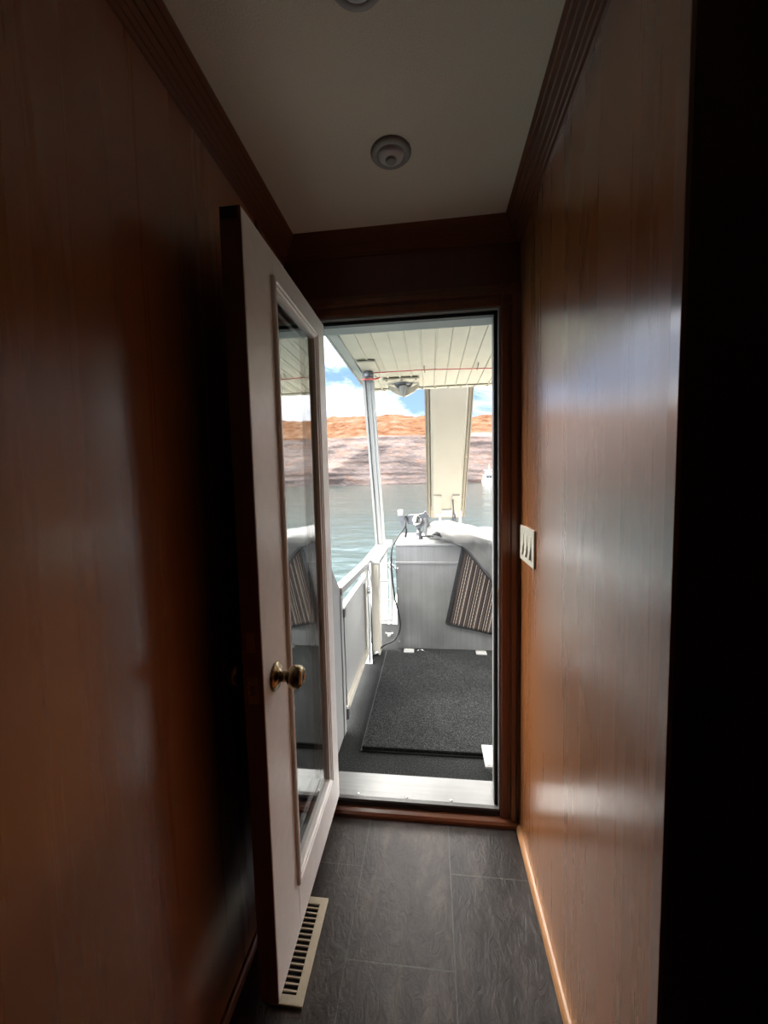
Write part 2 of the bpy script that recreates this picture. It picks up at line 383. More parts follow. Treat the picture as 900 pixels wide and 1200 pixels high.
# corner strip, seam batten, crown mouldings, casing, baseboards
struct('trim_1', 'corner_strip', lambda b: box(b, XR-.003, XR+.003, RY, RY+.022, 0, H-.001, .001), 'pale glossy corner strip at the near edge of the right wall', 'trim')
def crown_prof(s):
    # (distance from wall, z)
    return [(0, H-.058), (.006, H-.058), (.010, H-.052), (.014, H-.052), (.018, H-.044), (.021, H-.044), (.026, H-.034), (.030, H-.034),
            (.036, H-.022), (.040, H-.022), (.046, H-.012), (.050, H-.012), (.056, H-.004), (.056, H), (0, H)]
struct('trim_2', 'trimwood_y', lambda b: prism(b, [(XL+p, z) for p, z in crown_prof(0)], -3.1, D, 'Y'), 'fluted wood crown moulding along the left wall', 'trim')
struct('trim_3', 'trimwood_y', lambda b: prism(b, [(XR-p, z) for p, z in crown_prof(0)], RY, D, 'Y'), 'fluted wood crown moulding along the right wall', 'trim')
struct('trim_4', 'trimwood', lambda b: prism(b, [(D-p, z) for p, z in crown_prof(0)], XL, XR, 'X'), 'wood crown moulding above the doorway wall', 'trim')
struct('trim_5', 'trimwood_z', lambda b: box(b, XL, XL+.010, 1.14, 1.165, .03, H-.058, .003), 'narrow vertical wood batten on the left wall', 'trim')
def casing(b):
    z1 = 1.86
    def prof(w): return [(0, 0), (0, -.010), (.006, -.014), (w*.35, -.014), (w*.42, -.009), (w*.5, -.009), (w*.57, -.017), (w*.8, -.017), (w*.86, -.013), (w, -.013), (w, 0)]
    w = XR-OX1-.002
    prism(b, [(OX1+.002+x, D+y) for x, y in prof(w)], .0, z1, 'Z')
    prism(b, [(OX0-.002-x, D+y) for x, y in prof(w)], .0, z1, 'Z')
    prism(b, [(D+y, OZ1+.002+x) for x, y in prof(z1-OZ1-.002)], OX0-.002-w, XR, 'X')
struct('trim_6', 'trimwood_z', casing, 'dark stained wood casing around the doorway', 'trim')
def qr(b, x, s, y0, y1):
    prism(b, [(x, 0), (x+s*.014, 0), (x+s*.0135, .006), (x+s*.011, .013), (x+s*.006, .018), (x+s*.001, .020), (x, .020)], y0, y1, 'Y')
struct('baseboard_right', 'oak_y', lambda b: qr(b, XR, -1, RY+.02, D), 'light wood quarter-round along the foot of the right wall', 'baseboard')
struct('baseboard_left', 'trimwood_y', lambda b: qr(b, XL, 1, -3.1, D), 'dark quarter-round along the foot of the left wall', 'baseboard')

# threshold
th = thing('threshold', (-.06, D, 0), 'aluminium door sill with screws over a wood nosing at the doorway', 'threshold', kind='structure')
mk('nosing', 'trimwood', lambda b: prism(b, [(D-.030, 0), (D-.030, .012), (D-.024, .020), (D-.012, .024), (D+.03, .026), (D+.03, 0)], OX0-.05, XR-.002, 'X'), th)
mk('seal', 'black', lambda b: box(b, OX0, OX1, D-.004, D+.03, .026, .042, .002), th)
mk('sill_lip', 'alu_sill', lambda b: prism(b, [(D-.002, .040), (D-.002, .050), (D+.010, .0535), (D+.036, .0535), (D+.036, .030), (D+.03, .040)], OX0, OX1, 'X'), th)
mk('sill_plate', 'alu_sill', lambda b: prism(b, [(D+.036, .030), (D+.036, .0505), (D+.044, .047), (DO+.004, .044), (DO+.012, .036), (DO+.012, .0), (DO, .0)], OX0, OX1, 'X'), th)
for sx in (-.29, -.105, .06):
    mk('screw', 'chrome', lambda b: lathe(b, [(.006, -.001), (.006, .0015), (.003, .003), (0, .003)], (sx, D+.018, .0533), 'Z', 14), th, True)

# door frame (channel, gasket, outer jamb)
fr = thing('door_frame', (-.06, D, 0), 'white metal exterior door frame with black weatherstrip', 'door frame', kind='structure')
def ring(b, w, y0, y1, zb=OZ0, wt=None):
    wl = min(w, .007); wt = w if wt is None else wt
    box(b, OX1-w, OX1+.004, y0, y1, zb, OZ1+.004); box(b, OX0-.004, OX0+wl, y0, y1, zb, OZ1+.004)
    box(b, OX0+wl, OX1-w, y0, y1, OZ1-wt, OZ1+.010)
mk('inner_channel', 'white_ext', lambda b: ring(b, .004, D-.008, D+.012), fr)
mk('weatherstrip', 'black', lambda b: ring(b, .016, D+.012, D+.034), fr)
mk('outer_jamb', 'white_ext', lambda b: ring(b, .003, D+.034, DO+.006, .046, .001), fr)
mk('strike_plate', 'brassplate', lambda b: box(b, OX1-.0055, OX1-.002, D-.004, D+.010, .79, .86), fr)

# door leaf (hinged at the left jamb, swung 90 degrees inward)
LX1, LX0 = -.3575, -.4015
LY1, LY0 = D-.004, .7685
LZ0, LZ1 = .061, 1.775
dr = thing('door_1', (-.38, D, LZ0), 'white glazed door standing open against the left wall, brass knob', 'door', kind='structure')
GS = (LY1-.137, LY1-.415, .262, 1.668)      # glass y far, y near, z0, z1
fy1, fy0, fz0, fz1 = LY1-.098, LY1-.458, .197, 1.714
def leaf(b):
    a1, a0, c0, c1 = fy1-.012, fy0+.012, fz0+.012, fz1-.012
    box(b, LX0+.0025, LX1, LY0+.0015, a0, LZ0, LZ1, .0015); box(b, LX0+.0025, LX1, a1, LY1, LZ0, LZ1, .0015)
    box(b, LX0+.0025, LX1, a0, a1, LZ0, c0); box(b, LX0+.0025, LX1, a0, a1, c1, LZ1)
mk('leaf', 'doorwhite', leaf, dr)
mk('inner_face', 'panel_dark', lambda b: [box(b, LX0, LX0+.0025, LY0, fy0+.012, LZ0, LZ1), box(b, LX0, LX0+.0025, fy1-.012, LY1, LZ0, LZ1), box(b, LX0, LX0+.0025, fy0+.012, fy1-.012, LZ0, fz0+.012), box(b, LX0, LX0+.0025, fy0+.012, fy1-.012, fz1-.012, LZ1)], dr)
mk('leaf_edge', 'edgewood', lambda b: box(b, LX0+.0005, LX1-.001, LY0-.0015, LY0+.0015, LZ0, LZ1), dr)
def molding(b, xs, s):
    # rectangular moulding ring on face xs, direction s
    def prof(d, y, z):   # steps: (inward distance, protrusion)
        pass
    P = [(0, 0), (0, .007), (.003, .009), (.008, .009), (.011, .006), (.017, .006), (.020, .002), (.026, .001), (.026, -.014), (.010, -.014), (.010, 0)]
    loops = []
    for din, pr in P:
        loops.append([b.verts.new((xs+s*pr, y, z)) for y, z in ((fy1-din, fz0+din), (fy0+din, fz0+din), (fy0+din, fz1-din), (fy1-din, fz1-din))])
    n = len(loops)
    for i in range(n):
        A, B = loops[i], loops[(i+1) % n]
        for k in range(4): b.faces.new((A[k], A[(k+1) % 4], B[(k+1) % 4], B[k]))
mk('glazing_frame', 'doorwhite', lambda b: molding(b, LX1, 1), dr)
mk('glazing_frame', 'panel_dark', lambda b: molding(b, LX0, -1), dr)
for gx, gm in ((LX1-.010, 'glass'), (LX0+.016, 'film_glass')):
    mk('glass_pane', gm, lambda b: box(b, gx-.002, gx+.002, fy0+.022, fy1-.022, fz0+.022, fz1-.022), dr)
def knobprof(): return [(0, 0), (.033, 0), (.033, .003), (.030, .006), (.020, .010), (.0125, .014), (.0115, .026), (.013, .030), (.020, .034), (.0255, .042), (.0265, .050), (.0245, .059), (.018, .066), (.009, .068), (.008, .0665), (0, .0665)]
ky, kz = LY0+.062, .800
kn = mk('door_knob', 'brass', lambda b: lathe(b, knobprof(), (LX1, ky, kz), 'X', 40), dr, True)
mk('keyhole', 'black', lambda b: box(b, LX1+.066, LX1+.0675, ky-.001, ky+.001, kz-.004, kz+.004), kn)
mk('door_knob', 'brass', lambda b: lathe(b, [(r, -h) for r, h in knobprof()], (LX0, ky, kz), 'X', 40), dr, True)
mk('latch_plate', 'brassplate', lambda b: box(b, LX0+.010, LX1-.012, LY0-.003, LY0-.0014, kz-.03, kz+.028), dr)
mk('latch_bolt', 'brass', lambda b: box(b, LX0+.016, LX1-.018, LY0-.010, LY0-.003, kz-.010, kz+.010, .002), dr)
mk('deadbolt_plate', 'brassplate', lambda b: box(b, LX0+.010, LX1-.014, LY0-.0028, LY0-.0014, .882, .925), dr)
mk('top_clip', 'black', lambda b: box(b, LX0+.004, LX1-.006, LY0-.004, LY0-.0014, LZ1-.022, LZ1-.002), dr)
for hz in (.25, .92, 1.6):
    mk('hinge', 'grey_metal', lambda b: tube(b, [(LX0-.005, LY1-.004, hz-.04), (LX0-.005, LY1-.004, hz+.04)], .004), dr)

# ================================================================ INTERIOR THINGS
def ceiling_light(x, y, label):
    t = thing('ceiling_light', (x, y, H), label, 'ceiling light', 'round ceiling lights of the hallway')
    mk('trim_ring', 'light_rim_grey', lambda b: lathe(b, [(.050, 0), (.050, -.003), (.047, -.006), (.036, -.009), (.034, -.007), (.030, -.002), (.030, 0)], (x, y, H), 'Z', 48), t, True)
    mk('lens', 'light_lens', lambda b: lathe(b, [(.0335, -.003), (.031, -.010), (.025, -.015), (.014, -.018), (0, -.019)], (x, y, H), 'Z', 40), t, True)
    mk('lens_button', 'light_rim_grey', lambda b: lathe(b, [(.014, -.0175), (.013, -.0215), (.008, -.023), (0, -.023)], (x, y, H), 'Z', 24), t, True)
ceiling_light(-.087, 1.042, 'unlit round ceiling light nearest the doorway')
ceiling_light(-.108, .690, 'unlit round ceiling light cut off by the top of the photo')

# floor register
vr = thing('floor_register', (-.355, .925, 0), 'beige metal floor vent under the open door', 'vent')
vx0, vx1, vy0, vy1 = -.400, -.3175, .803, 1.048
def vent_frame(b):
    def r(x0, x1, y0, y1): box(b, x0, x1, y0, y1, 0.0002, .007, .002)
    r(vx0, vx0+.022, vy0, vy1); r(vx1-.022, vx1, vy0, vy1)
    r(vx0+.020, vx1-.020, vy0, vy0+.020); r(vx0+.020, vx1-.020, vy1-.020, vy1)
mk('frame', 'beige_metal', vent_frame, vr)
mk('duct', 'hole', lambda b: box(b, vx0+.01, vx1-.01, vy0+.01, vy1-.01, .0002, .0016), vr)
for k in range(15):
    yy = vy0+.028+k*.0134
    mk('louvre', 'beige_metal', lambda b: box(b, vx0+.020, vx1-.020, yy-.0017, yy+.0017, .0016, .0055), vr)

# switch plate
sw = thing('light_switch', (XR, 1.247, 1.03), 'cream three-gang light switch plate on the varnished right wall', 'light switch')
mk('plate', 'plastic', lambda b: box(b, XR-.006, XR, 1.160, 1.334, .973, 1.085, .002), sw)
for k in range(3):
    yc = 1.201+k*.046
    def rocker(b):
        prism(b, [(XR-.006, 1.063), (XR-.0065, 1.063), (XR-.008, 1.03), (XR-.0125, .998), (XR-.0125, .995), (XR-.006, .995)], yc-.011, yc+.011, 'Y')
    s = mk('switch', 'plastic', rocker, sw)
    mk('switch_slot', 'hole', lambda b: box(b, XR-.0066, XR-.0058, yc-.0155, yc-.0125, .990, 1.030), s)

# ================================================================ OUTSIDE: deck
struct('deck_floor', 'carpet', lambda b: box(b, -.50, 2.4, DO-.001, 3.32, -.08, 0), 'deck covered in mottled dark grey outdoor carpet', 'deck')
struct('deck_edge', 'white_ext', lambda b: box(b, -.56, -.50, DO, 3.34, -.30, .004, .006), 'white side edge of the deck below the gate', 'deck edge')
ht = thing('deck_hatch', (0, 2.2, 0), 'large grey carpeted hatch lid set in the deck', 'hatch')
def hatch(b):
    box(b, -.331, .60, 1.698, 2.74, .0, .024, .007)
mk('lid', 'carpet', hatch, ht)
mk('gasket', 'black', lambda b: box(b, -.336, .605, 1.693, 2.745, .0003, .007), ht)
for hx in (-.170, .335):
    hg = mk('hinge', 'white_ext', lambda b: [box(b, hx-.036, hx+.036, 2.70, 2.75, .020, .030, .003), box(b, hx-.030, hx+.030, 2.755, 2.79, .002, .018, .003)], ht)
    mk('hinge_pin', 'chrome', lambda b: tube(b, [(hx-.036, 2.7525, .026), (hx+.036, 2.7525, .026)], .005), hg)
mk('pull_ring', 'chrome', lambda b: tube(b, [(-.088+.028*cos(a*pi/12), 2.775+.020*sin(a*pi/12), .005) for a in range(25)], .0035, 8, False), ht, True)

# storage box
bx0, bx1, by0, by1, bz1 = -.259, 1.35, 2.83, 3.38, .785
sb = thing('engine_box', (.5, 3.1, 0), 'galvanised metal engine box at the stern end of the deck', 'metal box')
mk('body', 'alu', lambda b: [box(b, bx0, bx1, by0, by1, 0.001, .640), box(b, bx0+.002, bx1, by0+.004, by1, .640, bz1-.02)], sb)
mk('lid', 'white_ext', lambda b: box(b, bx0-.004, bx1+.004, by0-.004, by1+.004, bz1-.02, bz1, .005), sb)
mk('seam_flange', 'alu', lambda b: prism(b, [(by0, .632), (by0-.008, .634), (by0-.008, .646), (by0, .650), (by0+.004, .650), (by0+.004, .632)], bx0-.002, bx1, 'X'), sb)
for zz in (.05, .25, .45, .60):
    mk('rivet', 'chrome', lambda b: lathe(b, [(.004, 0), (.003, -.002), (0, -.0025)], (bx0+.012, by0, zz), 'Y', 10), sb, True)

# rug hanging
ang = math.atan2(.107, .495)
def rug(b, x0, x1, y_off, name=None):
    nx, nz = 40, 40
    g = {}
    for side in (0, 1):
        for i in range(nx+1):
            for j in range(nz+1):
                u = x0+(x1-x0)*i/nx; v = .58*j/nz
                y = -.002 - .008*side - .006*(1-cos(u*9))*(1-v) - .002*(1-cos(v*7))
                g[side, i, j] = b.verts.new((u, y + y_off, v))
    for i in range(nx):
        for j in range(nz):
            for side in (0, 1): b.faces.new((g[side, i, j], g[side, i+1, j], g[side, i+1, j+1], g[side, i, j+1]))
    for i in range(nx):
        for j in (0, nz): b.faces.new((g[0, i, j], g[0, i+1, j], g[1, i+1, j], g[1, i, j]))
    for j in range(nz):
        for i in (0, nx): b.faces.new((g[0, i, j], g[0, i, j+1], g[1, i, j+1], g[1, i, j]))
bm = bmesh.new(); rug(bm, 0, .80, 0)
rg = obj('rug', bm, 'rug', smooth=True)
rg.location = (.103, 2.819, .205); rg.rotation_euler = (0, ang, 0)
tag(rg, 'brown striped woven rug hanging over the front of the metal box', 'rug')
bm = bmesh.new(); box(bm, -.012, .016, -.016, -.002, -.004, .56, .005); box(bm, 0, .8, -.018, -.003, -.010, .002, .004)
bd = obj('binding', bm, 'black'); bd.parent = rg

# vinyl cover
def zlow(x):
    pts = [(-.03, .845), (.045, .835), (.13, .80), (.215, .765), (.30, .67), (.43, .515), (.6, .36), (.9, .22), (1.36, .15)]
    for (a, c), (d, e) in zip(pts, pts[1:]):
        if x <= d: return c+(e-c)*(x-a)/(d-a)
    return pts[-1][1]
def ztop(x):
    pts = [(-.03, .875), (.02, .905), (.10, .915), (.19, .905), (.30, .875), (.42, .84), (.6, .86), (1.36, .85)]
    for (a, c), (d, e) in zip(pts, pts[1:]):
        if x <= d: return c+(e-c)*(x-a)/(d-a)
    return pts[-1][1]
def cover(b):
    nx, nj = 90, 36; g = []
    for i in range(nx+1):
        x = -.03+1.39*i/nx; zl, zt = zlow(x), ztop(x); col = []
        for j in range(nj+1):
            t = j/nj
            if t < .35:
                s = t/.35; y = by0-.048+.0*s; z = zl+(bz1+.012-zl)*s if zl < bz1 else zl
            elif t < .85:
                s = (t-.35)/.5; y = by0-.048+(by1-by0+.05)*s; z0 = max(zl, bz1+.012); z = z0+(zt-z0)*sin(pi*min(1, s*.98))**.6
            else:
                s = (t-.85)/.15; y = by1+.02; z = max(zl, bz1+.012)-.25*s
            nzv = noise.noise(Vector((x*5, y*5, z*5)))*.030+noise.noise(Vector((x*14+3, y*9, z*9)))*.014
            fold = .010*sin((x*1.0+z*.8)*34)*(1 if t < .45 else .4)
            col.append(b.verts.new((x, y-.010+nzv-abs(fold)*.8, z+nzv*.6+(fold*.4 if t > .35 else 0))))
        g.append(col)
    for i in range(nx):
        for j in range(nj): b.faces.new((g[i][j], g[i+1][j], g[i+1][j+1], g[i][j+1]))
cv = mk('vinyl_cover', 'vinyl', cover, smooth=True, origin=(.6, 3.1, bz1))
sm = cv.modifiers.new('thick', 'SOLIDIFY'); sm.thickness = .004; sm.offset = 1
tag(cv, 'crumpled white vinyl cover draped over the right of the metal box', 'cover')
mk('piping', 'black', lambda b: tube(b, smooth_path([(-.07, 2.80, .840), (0, 2.79, .842), (.03, 2.785, .862), (.055, 2.778, .852), (.085, 2.776, .820), (.14, 2.776, .80), (.215, 2.776, .765), (.30, 2.774, .668), (.43, 2.772, .512), (.6, 2.774, .357)]), [.006]*9+[.013]*8+[.015]*8+[.008]*48), cv, True)

# black hose
def Yp(px, py, y):
    d = F+R*((px-450)/FPX)+U*((600-py)/FPX); k = y/d.y; return (d.x*k, y, 1.2367+d.z*k)
hp = [Yp(475.5, 606, 3.02), Yp(474.5, 617, 2.98), Yp(466, 630, 2.88), Yp(459.5, 642, 2.80), Yp(458.5, 660, 2.79), Yp(460, 680, 2.79), Yp(463, 702, 2.80), Yp(468, 722, 2.80), Yp(468.5, 738, 2.80), Yp(462, 750, 2.78), Yp(452, 755, 2.74), Yp(446, 760, 2.72), (-.392, 2.70, .012)]
hs = mk('black_hose', 'black', lambda b: tube(b, smooth_path(hp), .0062, 10), smooth=True, origin=(-.30, 2.79, .3))
tag(hs, 'thin black hose looping down the left side of the metal box', 'hose')
fe = mk('hose_fitting', 'chrome', lambda b: lathe(b, [(.012, 0), (.016, .004), (.014, .03), (.009, .034), (0, .034)], (-.398, 2.696, .0), 'Z', 14), smooth=True, origin=(-.398, 2.696, 0))
tag(fe, 'small pale fitting on the deck where the black hose ends', 'fitting')
cl_ = thing('hose_clip', (-.275, 2.82, .63), 'small silver hose clamp at the upper left corner of the metal box', 'clamp')
mk('band', 'chrome', lambda b: tube(b, [(-.30+.016*cos(a*pi/8), 2.792, .632+.016*sin(a*pi/8)) for a in range(17)], .005, 8, False), cl_, True)
mk('arm', 'chrome', lambda b: tube(b, [(-.29, 2.80, .630), (-.262, 2.815, .60), (-.258, 2.825, .57)], .006), cl_, True)

# silver fitting on the box top
sf = thing('deck_winch', (-.1, 3.05, bz1), 'silver cast winch-like fitting with white pipe on top of the metal box', 'winch')
mk('pedestal', 'grey_metal', lambda b: lathe(b, [(.030, 0), (.030, .012), (.022, .018), (.022, .04), (.026, .044), (.026, .056), (.020, .06), (.020, .095), (0, .095)], (-.096, 3.05, bz1), 'Z', 24), sf, True)
def barrel(b): prism(b, [(-.180, .905), (-.185, .945), (-.175, .972), (-.10, .975), (-.055, .985), (-.035, .965), (-.055, .905), (-.075, .868), (-.11, .868), (-.125, .895)], 3.02, 3.08, 'Y')
mk('housing', 'grey_metal', barrel, sf)
mk('drum', 'chrome', lambda b: lathe(b, [(0, -.018), (.030, -.018), (.034, -.014), (.040, -.006), (.040, 0)], (-.108, 3.02, .930), 'Y', 32), sf, True)
mk('clamp_arm', 'grey_metal', lambda b: prism(b, [(-.262, 1.005), (-.245, .93), (-.222, .875), (-.212, .850), (-.196, .858), (-.200, .90), (-.212, .95), (-.215, .975)], 3.02, 3.055, 'Y'), sf)
mk('clamp_tip', 'white_ext', lambda b: box(b, -.255, -.215, 3.015, 3.06, .965, 1.015, .006), sf)
mk('jaw', 'black', lambda b: prism(b, [(-.205, .965), (-.19, .972), (-.178, .955), (-.18, .930), (-.19, .935), (-.20, .93)], 3.01, 3.06, 'Y'), sf)
mk('jaw_foot', 'black', lambda b: tube(b, [(-.20, 3.03, .90), (-.192, 3.03, .845), (-.200, 3.03, .80)], [.006, .009, .011]), sf, True)
mk('cap', 'grey_metal', lambda b: prism(b, [(-.065, .975), (-.045, 1.0), (-.035, .995), (-.012, .955), (-.03, .945), (-.05, .955)], 3.015, 3.085, 'Y'), sf)
mk('pipe', 'vinyl', lambda b: tube(b, smooth_path([(-.040, 3.03, .950), (-.032, 3.03, .91), (-.038, 3.03, .86), (-.030, 3.03, .825), (.0, 3.02, .806), (.05, 3.0, .803), (.12, 2.98, .803)]), .022, 14), sf, True)
mk('handle', 'white_ext', lambda b: tube(b, smooth_path([(-.025, 3.02, .835), (0, 3.02, .84), (.018, 3.02, .865), (.018, 3.02, .89), (.008, 3.02, .905)]), .006), sf, True)

# white tub at the right of the doorway
def tub(b):
    def ringv(x0, x1, y0, y1, z): return [b.verts.new(p) for p in ((x0, y0, z), (x1, y0, z), (x1, y1, z), (x0, y1, z))]
    L = [ringv(.247, .56, 1.585, 1.665, .001), ringv(.214, .59, 1.560, 1.680, .060), ringv(.206, .60, 1.552, 1.688, .062), ringv(.206, .60, 1.552, 1.688, .070), ringv(.216, .59, 1.562, 1.678, .075)]
    for A, B in zip(L, L[1:]):
        for k in range(4): b.faces.new((A[k], A[(k+1) % 4], B[(k+1) % 4], B[k]))
    b.faces.new(L[0][::-1]); b.faces.new(L[-1])
tb = mk('plastic_tub', 'white_ext', tub, origin=(.42, 1.62, 0))
tag(tb, 'white plastic tub whose corner shows at the lower right of the doorway', 'tub')

# ---- railing and gate on the left
gx = -.435
pn = thing('side_panel', (gx, 1.66, 0), 'white fixed side panel between the cabin and the gate', 'panel')
mk('panel', 'white_ext', lambda b: prism(b, [(DO+.001, .004), (1.80, .004), (1.80, .735), (1.72, .80), (1.65, .87), (1.58, .93), (DO+.001, .96)], gx-.035, gx, 'X'), pn)
mk('edge_post', 'white_ext', lambda b: box(b, gx-.038, gx+.006, 1.79, 1.832, .004, .70, .004), pn)
gt = thing('deck_gate', (gx, 2.2, 0), 'white panelled boarding gate with an open gap under its top rail', 'gate')
def bar(b, p, q, w, h):
    p, q = Vector(p), Vector(q); t = (q-p).normalized(); a = Vector((1, 0, 0)); n = a.cross(t).normalized()
    v = [[b.verts.new(c+a*sx*w/2+n*sz*h/2) for sx, sz in ((-1, -1), (1, -1), (1, 1), (-1, 1))] for c in (p, q)]
    for k in range(4): b.faces.new((v[0][k], v[0][(k+1) % 4], v[1][(k+1) % 4], v[1][k]))
    b.faces.new(v[0][::-1]); b.faces.new(v[1])
mk('top_rail', 'white_ext', lambda b: bar(b, (gx-.012, 1.80, .722), (gx-.012, 2.695, .676), .045, .034), gt)
mk('middle_rail', 'white_ext', lambda b: bar(b, (gx-.006, 1.835, .612), (gx-.006, 2.52, .605), .030, .030), gt)
mk('infill_panel', 'white_ext', lambda b: box(b, gx-.022, gx-.010, 1.84, 2.50, .12, .60), gt)
mk('bottom_rail', 'cream', lambda b: box(b, gx-.030, gx+.010, 1.84, 2.53, .085, .125, .004), gt)
mk('end_stile', 'cream', lambda b: box(b, gx-.024, gx+.004, 2.50, 2.54, .085, .70, .003), gt)
mk('hinge_rod', 'chrome', lambda b: tube(b, [(gx+.004, 1.852, .085), (gx+.004, 1.838, .60)], .004), gt)
mk('hinge_foot', 'grey_metal', lambda b: box(b, gx-.006, gx+.016, 1.835, 1.870, .060, .115, .002), gt)
mk('hinge_head', 'grey_metal', lambda b: box(b, gx-.004, gx+.016, 1.82, 1.85, .585, .625, .002), gt)
lt = mk('latch', 'chrome', lambda b: tube(b, [(gx+.015, 2.56, .505), (gx+.015, 2.66, .520)], .008), gt, True)
mk('latch_plate', 'chrome', lambda b: box(b, gx-.002, gx+.008, 2.54, 2.61, .48, .54, .002), lt)
gp = thing('gate_post', (gx, 2.585, 0), 'slim chrome drop rod standing beside the corner post', 'rod')
mk('rod', 'chrome', lambda b: tube(b, [(gx+.020, 2.585, .006), (gx+.020, 2.585, .69)], .009, 12), gp, True)
mk('foot', 'chrome', lambda b: box(b, gx-.028, gx+.030, 2.555, 2.615, .0005, .007, .002), gp)
cp = thing('corner_post', (-.41, 2.8, 0), 'thick white corner post carrying the side ledge and roof pole', 'post')
mk('post', 'cream', lambda b: box(b, -.458, -.372, 2.70, 2.80, .0005, .66, .005), cp)
mk('rear_post', 'white_ext', lambda b: box(b, -.470, -.440, 2.62, 2.70, .0005, .655, .004), cp)
mk('ledge', 'white_ext', lambda b: box(b, -.480, -.360, 2.69, 3.62, .66, .69, .005), cp)
mk('stern_post', 'white_ext', lambda b: box(b, -.470, -.41, 3.52, 3.58, -.30, .66, .005), cp)

# ladder at the stern
ld = thing('boarding_ladder', (-.40, 3.34, 0), 'white tube boarding ladder between the corner post and metal box', 'ladder')
for lx in (-.352, -.56):
    mk('ladder_rail', 'white_ext', lambda b: tube(b, smooth_path([(lx+.02, 3.30, .57), (lx, 3.31, .54), (lx, 3.33, .30), (lx-.005, 3.34, .05), (lx-.02, 3.34, -.15), (lx-.02, 3.42, -.55)]), .014, 12), ld, True)
for zz in (.375, .205, .03, -.15):
    mk('rung', 'white_ext', lambda b: tube(b, [(-.565, 3.335, zz), (-.352, 3.335, zz)], .010), ld, True)
pf = mk('swim_platform', 'cream', lambda b: box(b, -.50, 2.2, 3.36, 5.6, -.42, -.34, .01), origin=(.8, 4.4, -.42)); tag(pf, 'pale swim platform at the stern behind the metal box', 'platform')
cleat = thing('deck_cleat', (-.345, 3.05, 0), 'small white cleat on the deck behind the corner post', 'cleat')
mk('horn', 'white_ext', lambda b: tube(b, smooth_path([(-.375, 3.05, .028), (-.36, 3.05, .022), (-.33, 3.05, .022), (-.315, 3.05, .028)]), .006), cleat, True)
mk('base', 'white_ext', lambda b: box(b, -.358, -.332, 3.035, 3.065, .0005, .02, .003), cleat)

# ---- canopy roof
RZ = 2.06
cr = thing('canopy_roof', (.6, 2.6, RZ), 'cream ribbed metal canopy roof over the rear deck', 'canopy', kind='structure')
def roofp(b):
    x = -.50; pts = []
    while x < 2.3:
        pts += [(x, RZ), (x+.0765, RZ), (x+.079, RZ-.009), (x+.0865, RZ-.009), (x+.089, RZ)]; x += .0925
    top = [(2.3, RZ+.05), (-.50, RZ+.05)]
    prism(b, pts+[(2.3, RZ)]+top, DO, 3.60, 'Y')
mk('ribbed_panel', 'cream', roofp, cr)
def fascia(b):
    prism(b, [(-.572, RZ-.004), (-.50, RZ-.004), (-.50, RZ+.06), (-.572, RZ+.06)], DO, 3.62, 'Y')
    prism(b, [(-.572, RZ-.012), (-.560, RZ-.012), (-.560, RZ), (-.572, RZ)], DO, 3.62, 'Y')
    prism(b, [(-.510, RZ-.010), (-.502, RZ-.010), (-.502, RZ), (-.510, RZ)], DO, 3.60, 'Y')
mk('side_fascia', 'white_ext', fascia, cr)
mk('end_fascia', 'cream', lambda b: box(b, -.572, 2.3, 3.60, 3.625, RZ-.010, RZ+.06), cr)
mk('cross_strip', 'cream', lambda b: box(b, -.50, 2.3, 3.555, 3.60, RZ-.012, RZ-.006), cr)
for k in range(9):
    xx = -.40+k*.1125
    mk('bolt', 'rust', lambda b: lathe(b, [(.008, 0), (.008, -.003), (.004, -.006), (0, -.006)], (xx, 3.578, RZ-.012), 'Z', 10), cr, True)
po = thing('canopy_pole', (-.43, 3.3, .69), 'white ribbed aluminium pole holding up the canopy corner', 'pole')
def pole(b):
    p, q = Vector((-.432, 3.32, .69)), Vector((-.452, 2.95, RZ-.012))
    for dx, wd, dy in ((-.032, .018, 0), (.0, .030, .012), (.032, .018, 0)):
        a = Vector((wd/2, 0, 0)); n = Vector((0, .022, 0))
        v = [[b.verts.new(c+Vector((dx, dy, 0))+a*sx+n*sz) for sx, sz in ((-1, -1), (1, -1), (1, 1), (-1, 1))] for c in (p, q)]
        for k in range(4): b.faces.new((v[0][k], v[0][(k+1) % 4], v[1][(k+1) % 4], v[1][k]))
        b.faces.new(v[0][::-1]); b.faces.new(v[1])
mk('shaft', 'white_ext', pole, po)
def core(b):
    for p, q in (((-.432, 3.325, .69), (-.452, 2.955, RZ-.012)),):
        v = [[b.verts.new(Vector(c)+Vector((.030*sx, .010*sz, 0))) for sx, sz in ((-1, -1), (1, -1), (1, 1), (-1, 1))] for c in (p, q)]
        for k in range(4): b.faces.new((v[0][k], v[0][(k+1) % 4], v[1][(k+1) % 4], v[1][k]))
mk('groove', 'alu', core, po)
mk('base_flange', 'white_ext', lambda b: box(b, -.475, -.385, 3.27, 3.37, .6905, .700, .003), po)
mk('top_plate', 'cream', lambda b: box(b, -.485, -.362, 2.70, 3.02, RZ-.020, RZ-.0095, .002), po)
mk('socket', 'grey_metal', lambda b: lathe(b, [(.030, -.020), (.036, -.045), (.030, -.07), (0, -.07)], (-.440, 2.93, RZ), 'Z', 20), po, True)
mk('lashing', 'red', lambda b: tube(b, smooth_path([(-.49, 2.92, RZ-.075), (-.46, 2.89, RZ-.085), (-.42, 2.90, RZ-.08), (-.395, 2.93, RZ-.075), (-.36, 2.95, RZ-.06)]), .006), po, True)
rc = mk('red_cord', 'red', lambda b: tube(b, [(-.46, 2.93, RZ-.030), (0, 2.97, RZ-.018), (.6, 3.06, RZ-.014), (2.0, 3.1, RZ-.014)], .0035, 8), smooth=True, origin=(0, 2.97, RZ-.018))
tag(rc, 'thin red cord strung under the canopy roof from the pole', 'cord')
